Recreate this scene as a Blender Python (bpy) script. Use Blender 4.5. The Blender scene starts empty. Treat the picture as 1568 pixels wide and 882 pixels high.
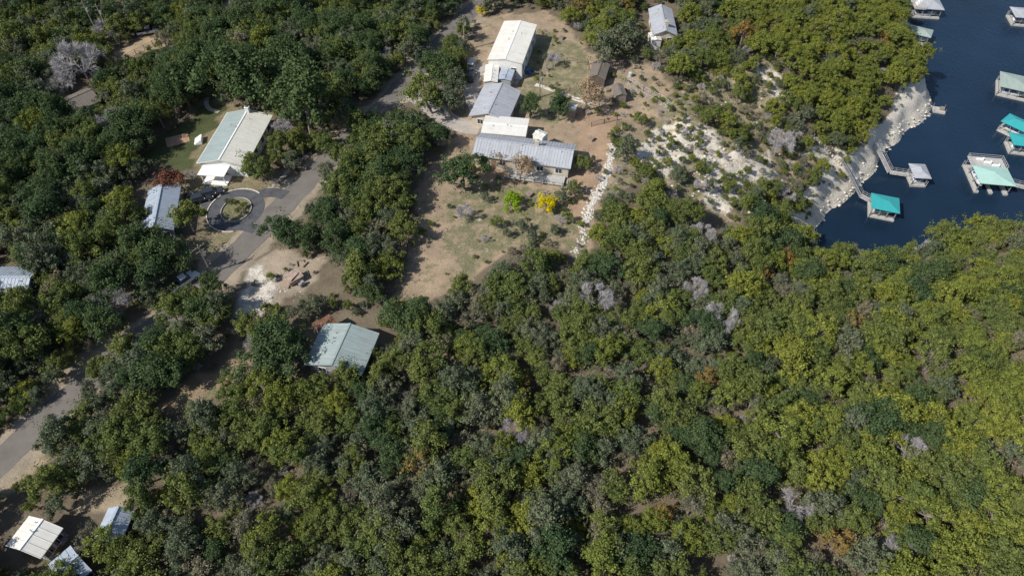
import bpy, math, random
import numpy as np
from mathutils import Vector, Matrix
random.seed(7); RNG=np.random.default_rng(11)
scn=bpy.context.scene
# ---------------------------------------------------------------- survey camera
H=90.0; PITCH=math.radians(50); F=1045.0; CX,CY=784.0,441.0
LAKE=-20.0
def ray(u,v):
    x=(u-CX)/F; y=(CY-v)/F
    return (x, math.cos(PITCH)+y*math.sin(PITCH), -math.sin(PITCH)+y*math.cos(PITCH))
def GZ(u,v,z=0.0):
    r=ray(u,v); t=(z-H)/r[2]; return (r[0]*t, r[1]*t)
def dist_at(u,v,z=0.0):
    return (z-H)/ray(u,v)[2]
# ---------------------------------------------------------------- noise
_lat={}
def vnoise(x,y,scale,seed=0):
    if seed not in _lat: _lat[seed]=np.random.default_rng(seed+100).random((256,256))
    L=_lat[seed]; x=np.asarray(x,float)/scale+1000.37; y=np.asarray(y,float)/scale+1000.71
    xi=np.floor(x).astype(int); yi=np.floor(y).astype(int); fx=x-xi; fy=y-yi
    fx=fx*fx*(3-2*fx); fy=fy*fy*(3-2*fy)
    a=L[xi%256,yi%256]; b=L[(xi+1)%256,yi%256]; c=L[xi%256,(yi+1)%256]; d=L[(xi+1)%256,(yi+1)%256]
    return (a*(1-fx)+b*fx)*(1-fy)+(c*(1-fx)+d*fx)*fy
# ---------------------------------------------------------------- shoreline
shore_px=[(1330,-120),(1352,-50),(1370,0),(1384,30),(1395,60),(1392,90),(1402,115),(1424,150),(1424,176),(1392,200),(1362,222),(1350,245),(1328,268),(1308,296),(1275,325),(1246,348),(1234,385),(1246,412),(1300,418),(1345,395),(1400,382),(1480,372),(1568,388),(1700,400)]
SH=[GZ(u,v,LAKE) for u,v in shore_px]
SH=[(60,420),(80,330)]+SH+[(260,70),(500,20),(3500,-200)]
LAKEPOLY=SH+[(3500,3000),(60,3000)]
def inpoly(x,y,poly):
    x=np.asarray(x,float); y=np.asarray(y,float); res=np.zeros(x.shape,bool)
    n=len(poly); j=n-1
    for i in range(n):
        xi,yi=poly[i]; xj,yj=poly[j]
        if yi!=yj:
            c=((yi>y)!=(yj>y))&(x<(xj-xi)*(y-yi)/(yj-yi)+xi)
            res^=c
        j=i
    return res
def segdist(x,y,line,closed=False):
    x=np.asarray(x,float); y=np.asarray(y,float); best=np.full(x.shape,1e9)
    pts=list(line)+([line[0]] if closed else [])
    for (ax,ay),(bx,by) in zip(pts[:-1],pts[1:]):
        dx,dy=bx-ax,by-ay; l2=dx*dx+dy*dy+1e-9
        t=np.clip(((x-ax)*dx+(y-ay)*dy)/l2,0,1)
        best=np.minimum(best,np.hypot(x-ax-t*dx,y-ay-t*dy))
    return best
def shored(x,y):
    d=segdist(x,y,SH); return np.where(inpoly(x,y,LAKEPOLY),-d,d)
def TZ(x,y):
    x=np.asarray(x,float); y=np.asarray(y,float)
    d=shored(x,y)
    d=d+(vnoise(x,y,5,3)-.5)*2.4*np.clip(1-np.abs(d)/12,0,1)
    s=np.clip(d/46,0,1)
    z=LAKE+20*(1-(1-s)**2)
    # rock ledges above the water
    z=z+(np.clip(d/1.0,0,1)*1.1+np.clip((d-2.6)/.9,0,1)*1.5)*np.clip(1-s,0,1)
    z=np.where(d<0,LAKE+d*0.35,z); z=np.maximum(z,LAKE-6)
    m=np.clip(d/6,0,1)*np.clip((46-d)/12,0,1)
    z=z+m*((vnoise(x,y,7,5)-.5)*2.2+(vnoise(x,y,2.6,6)-.5)*1.0)
    return z
def tz(x,y): return float(TZ(np.array([x]),np.array([y]))[0])
def G(u,v,dz=0.0):
    r=ray(u,v)
    lo,hi=20.0,(LAKE-5-H)/r[2]
    t=np.linspace(lo,hi,900)
    zz=r[2]*t+H; g=TZ(r[0]*t,r[1]*t)+dz
    k=int(np.argmax(zz<g)); 
    return (r[0]*t[k],r[1]*t[k])
def GP(px): return [G(u,v) for u,v in px]
# ---------------------------------------------------------------- materials
def newmat(name):
    m=bpy.data.materials.new(name); m.use_nodes=True; nt=m.node_tree
    return m,nt,nt.nodes["Principled BSDF"]
def mix(nt,fac,a,b,mode='MIX'):
    n=nt.nodes.new("ShaderNodeMix"); n.data_type='RGBA'; n.blend_type=mode
    for s,val in ((n.inputs[0],fac),(n.inputs[6],a),(n.inputs[7],b)):
        if isinstance(val,bpy.types.NodeSocket): nt.links.new(val,s)
        elif isinstance(val,(int,float)): s.default_value=val
        else: s.default_value=(*val,1)
    return n.outputs[2]
def noise(nt,scale,detail=3,vec=None,rough=.6):
    n=nt.nodes.new("ShaderNodeTexNoise"); n.inputs["Scale"].default_value=scale; n.inputs["Detail"].default_value=detail
    n.inputs["Roughness"].default_value=rough
    if vec: nt.links.new(vec,n.inputs["Vector"])
    return n.outputs["Fac"]
def ramp(nt,fac,a,b,ca=(0,0,0),cb=(1,1,1)):
    n=nt.nodes.new("ShaderNodeValToRGB"); nt.links.new(fac,n.inputs[0])
    n.color_ramp.elements[0].position=a; n.color_ramp.elements[1].position=b
    n.color_ramp.elements[0].color=(*ca,1); n.color_ramp.elements[1].color=(*cb,1)
    return n.outputs[0]
def objco(nt):
    return nt.nodes.new("ShaderNodeTexCoord").outputs["Object"]
def simple(name,col,rough=.7,var=.18,scale=1.2,metal=0,spec=.3):
    m,nt,b=newmat(name); co=objco(nt)
    lo=tuple(c*(1-var*1.6) for c in col); hi=tuple(min(1,c*(1+var)) for c in col)
    c1=ramp(nt,noise(nt,scale,4,co),.3,.72,lo,hi)
    nt.links.new(c1,b.inputs["Base Color"]); b.inputs["Roughness"].default_value=rough
    b.inputs["Metallic"].default_value=metal; b.inputs["Specular IOR Level"].default_value=spec
    return m
def metalroof(name,col,dirt=(.22,.2,.17),amount=.5):
    m,nt,b=newmat(name); co=objco(nt)
    mp=nt.nodes.new("ShaderNodeMapping"); nt.links.new(co,mp.inputs[0]); mp.inputs["Scale"].default_value=(2.2,.25,.25)
    st=ramp(nt,noise(nt,1.0,4,mp.outputs[0]),.35,.75)
    bl=ramp(nt,noise(nt,.7,5,co),.45,.75)
    f=nt.nodes.new("ShaderNodeMath"); f.operation='MULTIPLY'; nt.links.new(st,f.inputs[0]); f.inputs[1].default_value=amount
    c=mix(nt,f.outputs[0],col,tuple(x*.62 for x in col))
    f2=nt.nodes.new("ShaderNodeMath"); f2.operation='MULTIPLY'; nt.links.new(bl,f2.inputs[0]); f2.inputs[1].default_value=amount*.6
    c=mix(nt,f2.outputs[0],c,dirt)
    nt.links.new(c,b.inputs["Base Color"]); b.inputs["Roughness"].default_value=.5; b.inputs["Specular IOR Level"].default_value=.35
    return m
def leafmat(name,col,col2,trans=.2):
    m,nt,b=newmat(name)
    oi=nt.nodes.new("ShaderNodeObjectInfo"); geo=nt.nodes.new("ShaderNodeNewGeometry")
    c=mix(nt,oi.outputs["Random"],col,col2)
    v=ramp(nt,geo.outputs["Random Per Island"],0,1,(.5,.54,.55),(1.5,1.44,1.42))
    c=mix(nt,1.0,c,v,'MULTIPLY')
    nt.nodes.remove(b)
    df=nt.nodes.new("ShaderNodeBsdfDiffuse"); nt.links.new(c,df.inputs[0])
    tr=nt.nodes.new("ShaderNodeBsdfTranslucent"); nt.links.new(c,tr.inputs[0])
    ms=nt.nodes.new("ShaderNodeMixShader"); ms.inputs[0].default_value=trans
    nt.links.new(df.outputs[0],ms.inputs[1]); nt.links.new(tr.outputs[0],ms.inputs[2])
    nt.links.new(ms.outputs[0],nt.nodes["Material Output"].inputs[0])
    return m
M={}
M['bark']=simple('bark',(.23,.20,.17),.9)
M['deadbark']=simple('dead_bark',(.38,.355,.35),.9)
M['leaf_olive']=leafmat('leaf_olive',(.165,.192,.058),(.115,.152,.050))
M['leaf_dark']=leafmat('leaf_dark',(.068,.110,.050),(.092,.130,.054))
M['leaf_juniper']=leafmat('leaf_juniper',(.120,.152,.090),(.160,.180,.112))
M['leaf_bright']=leafmat('leaf_bright',(.225,.245,.050),(.165,.200,.050))
M['leaf_orange']=leafmat('leaf_orange',(.28,.18,.06),(.21,.18,.07))
M['leaf_red']=leafmat('leaf_red',(.19,.085,.06),(.17,.075,.05))
M['leaf_yellow']=leafmat('leaf_yellow',(.60,.50,.012),(.55,.47,.012))
M['leaf_lime']=leafmat('leaf_lime',(.22,.34,.02),(.22,.34,.02))
M['leaf_tan']=leafmat('leaf_tan',(.36,.27,.17),(.34,.25,.16))
M['leaf_dry']=leafmat('leaf_dry',(.25,.225,.15),(.19,.185,.13))
M['twig']=simple('twig',(.43,.405,.415),.9,.15)
m,nt,b=newmat('asphalt'); co=objco(nt)
c=ramp(nt,noise(nt,.35,6,co),.3,.7,(.140,.124,.112),(.195,.175,.156))
g=ramp(nt,noise(nt,9,3,co),.3,.7,(.85,.85,.85),(1.12,1.12,1.12))
nt.links.new(mix(nt,1.0,c,g,'MULTIPLY'),b.inputs["Base Color"]); b.inputs["Roughness"].default_value=.9; M['asphalt']=m
M['asphalt_dark']=simple('asphalt_dark',(.095,.097,.105),.85,.2,.8)
M['concrete']=simple('concrete',(.42,.38,.34),.85,.15,.8)
M['limestone']=simple('limestone',(.66,.61,.52),.9,.2,1.5)
M['stone']=simple('stone',(.60,.57,.51),.9,.2,2)
M['roof_white']=metalroof('roof_white',(.74,.72,.66),amount=.3)
M['roof_cream']=metalroof('roof_cream',(.68,.67,.60),amount=.3)
M['roof_gray']=metalroof('roof_gray',(.44,.46,.50),amount=.6)
M['roof_bluegray']=metalroof('roof_bluegray',(.40,.46,.54),amount=.5)
M['roof_green']=metalroof('roof_green',(.34,.41,.40),amount=.55)
M['roof_sage']=metalroof('roof_sage',(.35,.43,.39),amount=.5)
M['roof_teal']=metalroof('roof_teal',(.04,.36,.38),amount=.3,dirt=(.1,.25,.25))
M['roof_paleteal']=metalroof('roof_paleteal',(.40,.62,.56),amount=.3)
M['roof_brown']=metalroof('roof_brown',(.20,.17,.145),amount=.5)
M['rust']=simple('rust',(.20,.10,.06),.9,.3,2)
M['wall_white']=simple('wall_white',(.74,.73,.69),.8,.06)
M['wall_beige']=simple('wall_beige',(.52,.46,.37),.8,.08)
M['wall_gray']=simple('wall_gray',(.36,.37,.38),.8,.08)
M['trim']=simple('trim_white',(.8,.8,.78),.6,.04)
M['door']=simple('door_paint',(.25,.17,.12),.6,.1)
M['wood']=simple('weathered_wood',(.30,.25,.20),.85,.2,3)
M['darkwood']=simple('dark_wood',(.13,.10,.08),.85,.2,3)
M['deckgray']=simple('deck_gray',(.46,.45,.43),.85,.15,2)
M['steel']=simple('galvanised_steel',(.5,.5,.5),.45,.08,2,metal=.5)
M['rubber']=simple('rubber',(.03,.03,.03),.8,.1)
M['brick']=simple('brick_terracotta',(.42,.27,.18),.85,.15,2)
M['blue']=simple('blue_paint',(.05,.15,.4),.5,.1)
M['rusttan']=simple('rust_tan',(.42,.32,.26),.9,.25,2)
m,nt,b=newmat('glass_dark'); b.inputs["Base Color"].default_value=(.03,.04,.05,1); b.inputs["Roughness"].default_value=.08; M['glass']=m
def paint(n,c):
    m=simple(n,c,.3,.04,1,spec=.5); m.node_tree.nodes["Principled BSDF"].inputs["Coat Weight"].default_value=.5; return m
M['car_white']=paint('car_paint_white',(.7,.72,.74)); M['car_dark']=paint('car_paint_dark',(.03,.035,.045)); M['car_silver']=paint('car_paint_silver',(.4,.42,.44)); M['car_red']=paint('car_paint_red',(.25,.03,.03))
# ---------------------------------------------------------------- mesh builder
class MB:
    def __init__(s): s.v=[]; s.f=[]; s.m=[]
    def add(s,vs,fs,mi=0):
        o=len(s.v); s.v+= [tuple(p) for p in vs]; s.f+=[tuple(i+o for i in f) for f in fs]; s.m+=[mi]*len(fs)
    def box(s,c,d,rz=0,mi=0,rx=0):
        x,y,z=d[0]/2,d[1]/2,d[2]/2
        R=Matrix.Rotation(rz,3,'Z')@Matrix.Rotation(rx,3,'X')
        vs=[Vector(c)+R@Vector(p) for p in [(-x,-y,-z),(x,-y,-z),(x,y,-z),(-x,y,-z),(-x,-y,z),(x,-y,z),(x,y,z),(-x,y,z)]]
        s.add(vs,[(0,3,2,1),(4,5,6,7),(0,1,5,4),(1,2,6,5),(2,3,7,6),(3,0,4,7)],mi)
    def tube(s,p0,p1,r0,r1,n=6,mi=0,cap=True):
        p0=Vector(p0);p1=Vector(p1); d=(p1-p0)
        if d.length<1e-6: return
        q=d.to_track_quat('Z','Y'); vs=[]
        for p,r in((p0,r0),(p1,r1)):
            for i in range(n):
                a=2*math.pi*i/n; vs.append(p+q@Vector((r*math.cos(a),r*math.sin(a),0)))
        fs=[(i,(i+1)%n,n+(i+1)%n,n+i) for i in range(n)]
        if cap: fs+=[tuple(range(n))[::-1],tuple(range(n,2*n))]
        s.add(vs,fs,mi)
    def prism(s,sec,x0,x1,mi=0): # section in (y,z) extruded along x
        n=len(sec); vs=[(x0,y,z) for y,z in sec]+[(x1,y,z) for y,z in sec]
        fs=[(i,(i+1)%n,n+(i+1)%n,n+i) for i in range(n)]+[tuple(range(n))[::-1],tuple(range(n,2*n))]
        s.add(vs,fs,mi)
    def mesh(s,name,mats,smooth=False):
        me=bpy.data.meshes.new(name); me.from_pydata(s.v,[],s.f)
        for mm in mats: me.materials.append(mm)
        me.polygons.foreach_set("material_index",s.m)
        if smooth: me.polygons.foreach_set("use_smooth",[True]*len(s.f))
        me.update(); return me
def link(o,parent=None):
    scn.collection.objects.link(o)
    if parent: o.parent=parent
    return o
def obj(name,mb,mats,parent=None,loc=(0,0,0),rz=0,smooth=False):
    o=bpy.data.objects.new(name,mb.mesh(name,mats,smooth)); o.location=loc; o.rotation_euler=(0,0,rz); return link(o,parent)
def empty(name,loc,rz=0):
    o=bpy.data.objects.new(name,None); o.location=loc; o.rotation_euler=(0,0,rz); o.empty_display_size=.5; return link(o)
# ---------------------------------------------------------------- layout polygons
road_px=[(-160,850),(-60,757),(0,706),(50,660),(100,614),(150,570),(200,530),(260,482),(310,440),(350,402),(400,350),(450,298),(500,247),(550,200),(600,150),(650,95),(700,40),(740,0),(800,-60),(860,-110)]
rp=[GZ(u,v,0) for u,v in road_px]
def smooth_line(p,step=1.0):
    out=[]
    P=[Vector(a) for a in p]; P=[P[0]*2-P[1]]+P+[P[-1]*2-P[-2]]
    for i in range(1,len(P)-2):
        n=max(2,int((P[i+1]-P[i]).length/step))
        for k in range(n):
            t=k/n; a,b,c,d=P[i-1],P[i],P[i+1],P[i+2]
            q=.5*((2*b)+(c-a)*t+(2*a-5*b+4*c-d)*t*t+(3*b-a-3*c+d)*t**3); out.append((q.x,q.y))
    out.append(tuple(P[-2])); return out
ROAD=smooth_line(rp,2.0)
yard=GP([(700,188),(690,225),(648,268),(636,300),(630,360),(616,425),(608,456),(655,460),(700,436),(745,406),(790,378),(850,378),(890,396),(907,345),(925,300),(945,240),(942,205),(985,205),(1022,168),(1030,125),(990,98),(950,108),(935,90),(900,85),(870,40),(835,15),(735,30),(712,100),(718,160)])
scrub=GP([(935,205),(1022,165),(1050,110),(1100,110),(1150,85),(1200,100),(1185,150),(1240,205),(1300,230),(1318,270),(1250,335),(1215,350),(1185,325),(1130,340),(1085,330),(1060,295),(1000,280),(950,300),(925,300)])
bald=GP([(1062,200),(1100,195),(1110,240),(1180,230),(1190,265),(1150,290),(1110,330),(1080,325),(1085,280),(1060,240)])
bald2=GP([(1215,230),(1300,240),(1310,275),(1250,340),(1235,300),(1262,270)])
bald3=GP([(985,205),(1050,180),(1060,210),(1040,250),(1010,270),(975,250)])
bald4=GP([(1150,95),(1200,105),(1205,150),(1180,150)])
drive_z=GP([(282,292),(300,272),(330,270),(420,280),(445,272),(405,350),(362,402),(300,408),(272,395),(300,365),(318,350)])
h1_z=GP([(345,162),(418,168),(425,215),(390,270),(330,292),(286,255),(300,222)])
lawn_z=GP([(205,255),(250,212),(330,148),(350,165),(300,235),(285,262),(250,258)])
scrap_z=GP([(395,392),(440,382),(492,392),(487,432),(440,455),(410,482),(372,490),(368,440),(380,410)])
dirt_z=GP([(362,530),(392,545),(370,585),(325,612),(270,640),(225,645),(262,605),(325,568)])
bl_z=GP([(112,772),(150,738),(200,735),(192,772),(150,795)])
bl2_z=GP([(-60,785),(0,735),(60,690),(78,700),(30,742),(0,760)])
ul_z=GP([(165,84),(228,55),(262,68),(200,92)])
hs=[GP(p) for p in [[(472,490),(582,490),(582,520),(545,572),(466,566)],[(5,782),(92,780),(100,862),(60,882),(0,835)],[(155,778),(192,770),(185,825),(158,830)],[(203,282),(270,280),(266,345),(240,352),(208,310)],[(-10,410),(40,415),(38,440),(-10,452)],[(985,8),(1038,8),(1032,62),(985,66)],[(88,150),(128,120),(152,140),(140,172),(100,178)],[(700,150),(640,140),(600,150),(640,175),(690,200)]]]
rv=[GP(p) for p in [[(-40,705),(0,672),(85,605),(108,622),(0,735),(-40,765)],[(158,562),(215,510),(232,520),(175,564)],[(325,402),(460,262),(492,272),(382,428)],[(575,160),(600,133),(640,128),(642,165)],[(268,420),(300,418),(302,450),(270,452)]]]
gw_z=[GP(p) for p in [[(1280,250),(1300,240),(1345,300),(1330,330),(1300,300)],[(1328,222),(1350,215),(1385,270),(1360,280)]]]
gravel_z=GP([(360,485),(370,420),(395,402),(418,425),(402,490)])
CLEAR=[yard,drive_z,h1_z,lawn_z,scrap_z,dirt_z,bl_z,bl2_z,ul_z,gravel_z]+hs+rv+gw_z
def clearmask(x,y,extra=None):
    r=np.zeros(np.shape(x),bool)
    for p in CLEAR+(extra or []): r|=inpoly(x,y,p)
    return r
cx0,cy0=G(362,322)
# ---------------------------------------------------------------- terrain
def axis(lo,hi,step,far_lo,far_hi):
    a=list(np.arange(lo,hi+.01,step)); s=step; x=hi
    while x<far_hi: s*=1.35; x+=s; a.append(x)
    s=step; x=lo
    while x>far_lo: s*=1.35; x-=s; a.insert(0,x)
    return np.array(a)
xs=axis(-160,160,.85,-3000,3400); ys=axis(0,225,.85,-3000,3000)
X,Y=np.meshgrid(xs,ys); Z=TZ(X.ravel(),Y.ravel()).reshape(X.shape)
nx,ny=len(xs),len(ys)
me=bpy.data.meshes.new("ground")
co3=np.stack([X,Y,Z],-1).reshape(-1,3)
idx=np.arange(nx*ny).reshape(ny,nx)
fa=np.stack([idx[:-1,:-1],idx[:-1,1:],idx[1:,1:],idx[1:,:-1]],-1).reshape(-1,4)
me.vertices.add(nx*ny); me.vertices.foreach_set("co",co3.ravel())
me.loops.add(fa.size); me.loops.foreach_set("vertex_index",fa.ravel())
me.polygons.add(len(fa)); me.polygons.foreach_set("loop_start",np.arange(0,fa.size,4)); me.polygons.foreach_set("use_smooth",np.ones(len(fa),bool))
me.update(calc_edges=True)
fx,fy=co3[:,0],co3[:,1]
wx=fx+(vnoise(fx,fy,3,21)-.5)*3; wy=fy+(vnoise(fx,fy,3,22)-.5)*3
col=np.tile(np.array([.18,.148,.11]),(len(fx),1)); grass=np.full(len(fx),.40); rock=np.full(len(fx),.12)
def setc(mask,c,g,r):
    col[mask]=c; grass[mask]=g; rock[mask]=r
d=shored(fx,fy)
setc(inpoly(wx,wy,scrub),(.35,.285,.20),.50,.38)
for q in(bald,bald2,bald3,bald4): setc(inpoly(wx,wy,q),(.46,.38,.28),.34,.54)
setc(inpoly(wx,wy,yard),(.37,.285,.205),.42,.30)
ylow=inpoly(wx,wy,GP([(690,290),(780,280),(860,300),(900,340),(890,395),(850,374),(790,374),(700,430),(680,380)])); grass[ylow]=.54; rock[ylow]=.36
ytop=inpoly(wx,wy,GP([(800,110),(830,40),(900,85),(900,150),(850,200),(800,165)])); setc(ytop,(.34,.28,.19),.52,.14)
sp=inpoly(wx,wy,GP([(880,165),(945,170),(945,240),(905,340),(870,330),(885,240)])); setc(sp,(.40,.285,.20),.34,.2)
for z_ in (drive_z,h1_z): setc(inpoly(wx,wy,z_),(.28,.22,.15),.5,.1)
setc(inpoly(wx,wy,lawn_z),(.085,.10,.045),.3,.0)  # lawn green kept dark: the shade on it is painted into the colour
isl=(np.hypot((fx-cx0)/3.0,(fy-cy0)/3.5)<1); setc(isl,(.10,.105,.06),.6,.05)
setc(inpoly(wx,wy,scrap_z),(.36,.30,.235),.33,.34)
setc(inpoly(wx,wy,dirt_z),(.34,.25,.17),.46,.16)
for z_ in (bl_z,bl2_z): setc(inpoly(wx,wy,z_),(.38,.31,.22),.38,.3)
setc(inpoly(wx,wy,ul_z),(.40,.31,.21),.3,.15)
rd=segdist(wx,wy,ROAD); m_=(rd<4.1); setc(m_,(.36,.305,.235),.36,.3)
setc(inpoly(wx,wy,gravel_z),(.46,.42,.37),.22,.50)
band=5.2+(vnoise(fx,fy,6,31)-.5)*6
setc((d<band),(.76,.70,.58),.02,.75)
setc((d<-1),(.10,.12,.10),.0,.0)
a=me.color_attributes.new("Col",'FLOAT_COLOR','POINT'); a.data.foreach_set("color",np.concatenate([col,np.ones((len(col),1))],1).ravel())
a=me.attributes.new("grass",'FLOAT','POINT'); a.data.foreach_set("value",grass)
a=me.attributes.new("rock",'FLOAT','POINT'); a.data.foreach_set("value",rock)
m,nt,b=newmat('soil_grass_rock'); co=objco(nt)
def attr(n,t='Fac'):
    q=nt.nodes.new("ShaderNodeAttribute"); q.attribute_name=n; return q.outputs[t]
def thresh(noi,att,soft):
    s1=nt.nodes.new("ShaderNodeMath"); s1.operation='SUBTRACT'; nt.links.new(att,s1.inputs[0]); nt.links.new(noi,s1.inputs[1])
    s2=nt.nodes.new("ShaderNodeMath"); s2.operation='MULTIPLY_ADD'; s2.use_clamp=True; nt.links.new(s1.outputs[0],s2.inputs[0]); s2.inputs[1].default_value=soft; s2.inputs[2].default_value=.5
    return s2.outputs[0]
c=attr("Col","Color")
c=mix(nt,1.0,c,ramp(nt,noise(nt,.25,6,co),.3,.7,(.72,.72,.72),(1.22,1.2,1.15)),'MULTIPLY')
gc=ramp(nt,noise(nt,2.5,4,co),.3,.7,(.125,.130,.070),(.25,.23,.135))
c=mix(nt,thresh(noise(nt,.45,8,co,.75),attr("grass"),7),c,gc)
c=mix(nt,thresh(noise(nt,.6,9,co,.78),attr("rock"),10),c,ramp(nt,noise(nt,5,3,co),.3,.7,(.56,.50,.41),(.82,.77,.68)))
c=mix(nt,1.0,c,ramp(nt,noise(nt,6,5,co,.7),.32,.68,(.68,.68,.68),(1.22,1.22,1.22)),'MULTIPLY')
nt.links.new(c,b.inputs["Base Color"]); b.inputs["Roughness"].default_value=.95; b.inputs["Specular IOR Level"].default_value=.1
bp=nt.nodes.new("ShaderNodeBump"); bp.inputs["Strength"].default_value=.6; bp.inputs["Distance"].default_value=.25
nt.links.new(noise(nt,2.2,6,co,.7),bp.inputs["Height"]); nt.links.new(bp.outputs[0],b.inputs["Normal"])
me.materials.append(m); link(bpy.data.objects.new("ground",me))
# lake
m,nt,b=newmat('lake_water'); b.inputs["Roughness"].default_value=.12; b.inputs["IOR"].default_value=1.33
co=objco(nt); mp=nt.nodes.new("ShaderNodeMapping"); nt.links.new(co,mp.inputs[0]); mp.inputs["Scale"].default_value=(1,.6,1); mp.inputs["Rotation"].default_value=(0,0,.5)
bp=nt.nodes.new("ShaderNodeBump"); bp.inputs["Strength"].default_value=.7; bp.inputs["Distance"].default_value=.16
nt.links.new(noise(nt,1.1,5,mp.outputs[0],.6),bp.inputs["Height"]); nt.links.new(bp.outputs[0],b.inputs["Normal"])
cc=ramp(nt,noise(nt,.03,3,co),.3,.7,(.007,.019,.038),(.013,.031,.062)); nt.links.new(cc,b.inputs["Base Color"])
mb=MB(); mb.add([(40,60,0),(3300,-300,0),(3300,2900,0),(40,2900,0)],[(0,1,2,3)]); obj("lake_water",mb,[m],loc=(0,0,LAKE))
# ---------------------------------------------------------------- roads
def ribbon(name,line,w,z,mat,closed=False,jit=0.0):
    mb=MB(); n=len(line); vs=[]
    for i,p in enumerate(line):
        a=Vector(line[(i-1)%n] if (closed or i>0) else line[i]); c_=Vector(line[(i+1)%n] if (closed or i<n-1) else line[i])
        t=(c_-a).normalized(); nn=Vector((-t.y,t.x)); 
        j1=(random.random()-.5)*jit; j2=(random.random()-.5)*jit
        for k in(-1,-.33,.33,1):
            q=Vector(p)+nn*(w/2*k+(j1 if k==-1 else j2 if k==1 else 0)); vs.append((q.x,q.y,tz(q.x,q.y)+z))
    fs=[]
    for i in range(n if closed else n-1):
        j=(i+1)%n
        for k in range(3): fs.append((i*4+k,j*4+k,j*4+k+1,i*4+k+1))
    mb.add(vs,fs); 
    return obj(name,mb,[mat])
ribbon("road",smooth_line(rp,1.5),4.9,.024,M['asphalt'],jit=.5)
circ=[(cx0+4.1*math.cos(t),cy0+4.6*math.sin(t)) for t in np.linspace(0,2*math.pi,48,endpoint=False)]
ribbon("circular_driveway",circ,2.3,.032,M['asphalt_dark'],closed=True)
ribbon("driveway",smooth_line(GP([(395,300),(405,296),(425,296),(438,300)]),1),2.6,.028,M['asphalt_dark'])
ribbon("driveway",smooth_line(GP([(352,346),(375,348),(392,352)]),1),2.2,.028,M['asphalt_dark'])
ribbon("driveway",smooth_line(GP([(305,300),(322,312),(335,322)]),1),3.0,.036,M['asphalt_dark'])
ribbon("concrete_driveway",smooth_line(GP([(628,140),(655,160),(680,180),(705,192),(735,197)]),1),4.6,.030,M['concrete'],jit=.3)
ribbon("concrete_driveway",smooth_line(GP([(735,180),(728,160),(722,135),(728,110),(745,100)]),1),3.6,.034,M['concrete'],jit=.3)
ribbon("concrete_patio",smooth_line(GP([(800,112),(785,120),(780,128)]),1),4,.026,M['concrete'])
ribbon("garden_path",smooth_line(GP([(318,150),(316,160),(322,168),(335,172)]),1),1.0,.026,M['concrete'])
ribbon("garden_path",smooth_line(GP([(820,130),(850,140),(875,150),(905,160)]),1),1.2,.026,M['limestone'],jit=.4)
ribbon("footpath",smooth_line(GP([(398,300),(430,275),(460,245),(475,235)]),1),.9,.020,M['concrete'])
def kerb(name,pts,w,h,mat,closed=True):
    mb=MB(); n=len(pts)
    for i in range(n if closed else n-1):
        a=Vector(pts[i]);b_=Vector(pts[(i+1)%n]); c_=(a+b_)/2; dd=b_-a
        mb.box((c_.x,c_.y,tz(c_.x,c_.y)+h/2-.02),(dd.length*.98,w,h),math.atan2(dd.y,dd.x))
    return obj(name,mb,[mat])
kerb("stone_kerb",[(cx0+2.8*math.cos(t),cy0+3.3*math.sin(t)) for t in np.linspace(0,2*math.pi,40,endpoint=False)],.16,.24,M['concrete'])
kerb("stone_kerb",[(cx0+5.4*math.cos(t),cy0+5.9*math.sin(t)) for t in np.linspace(.9,4.9,40)],.2,.2,M['limestone'],closed=False)
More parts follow.
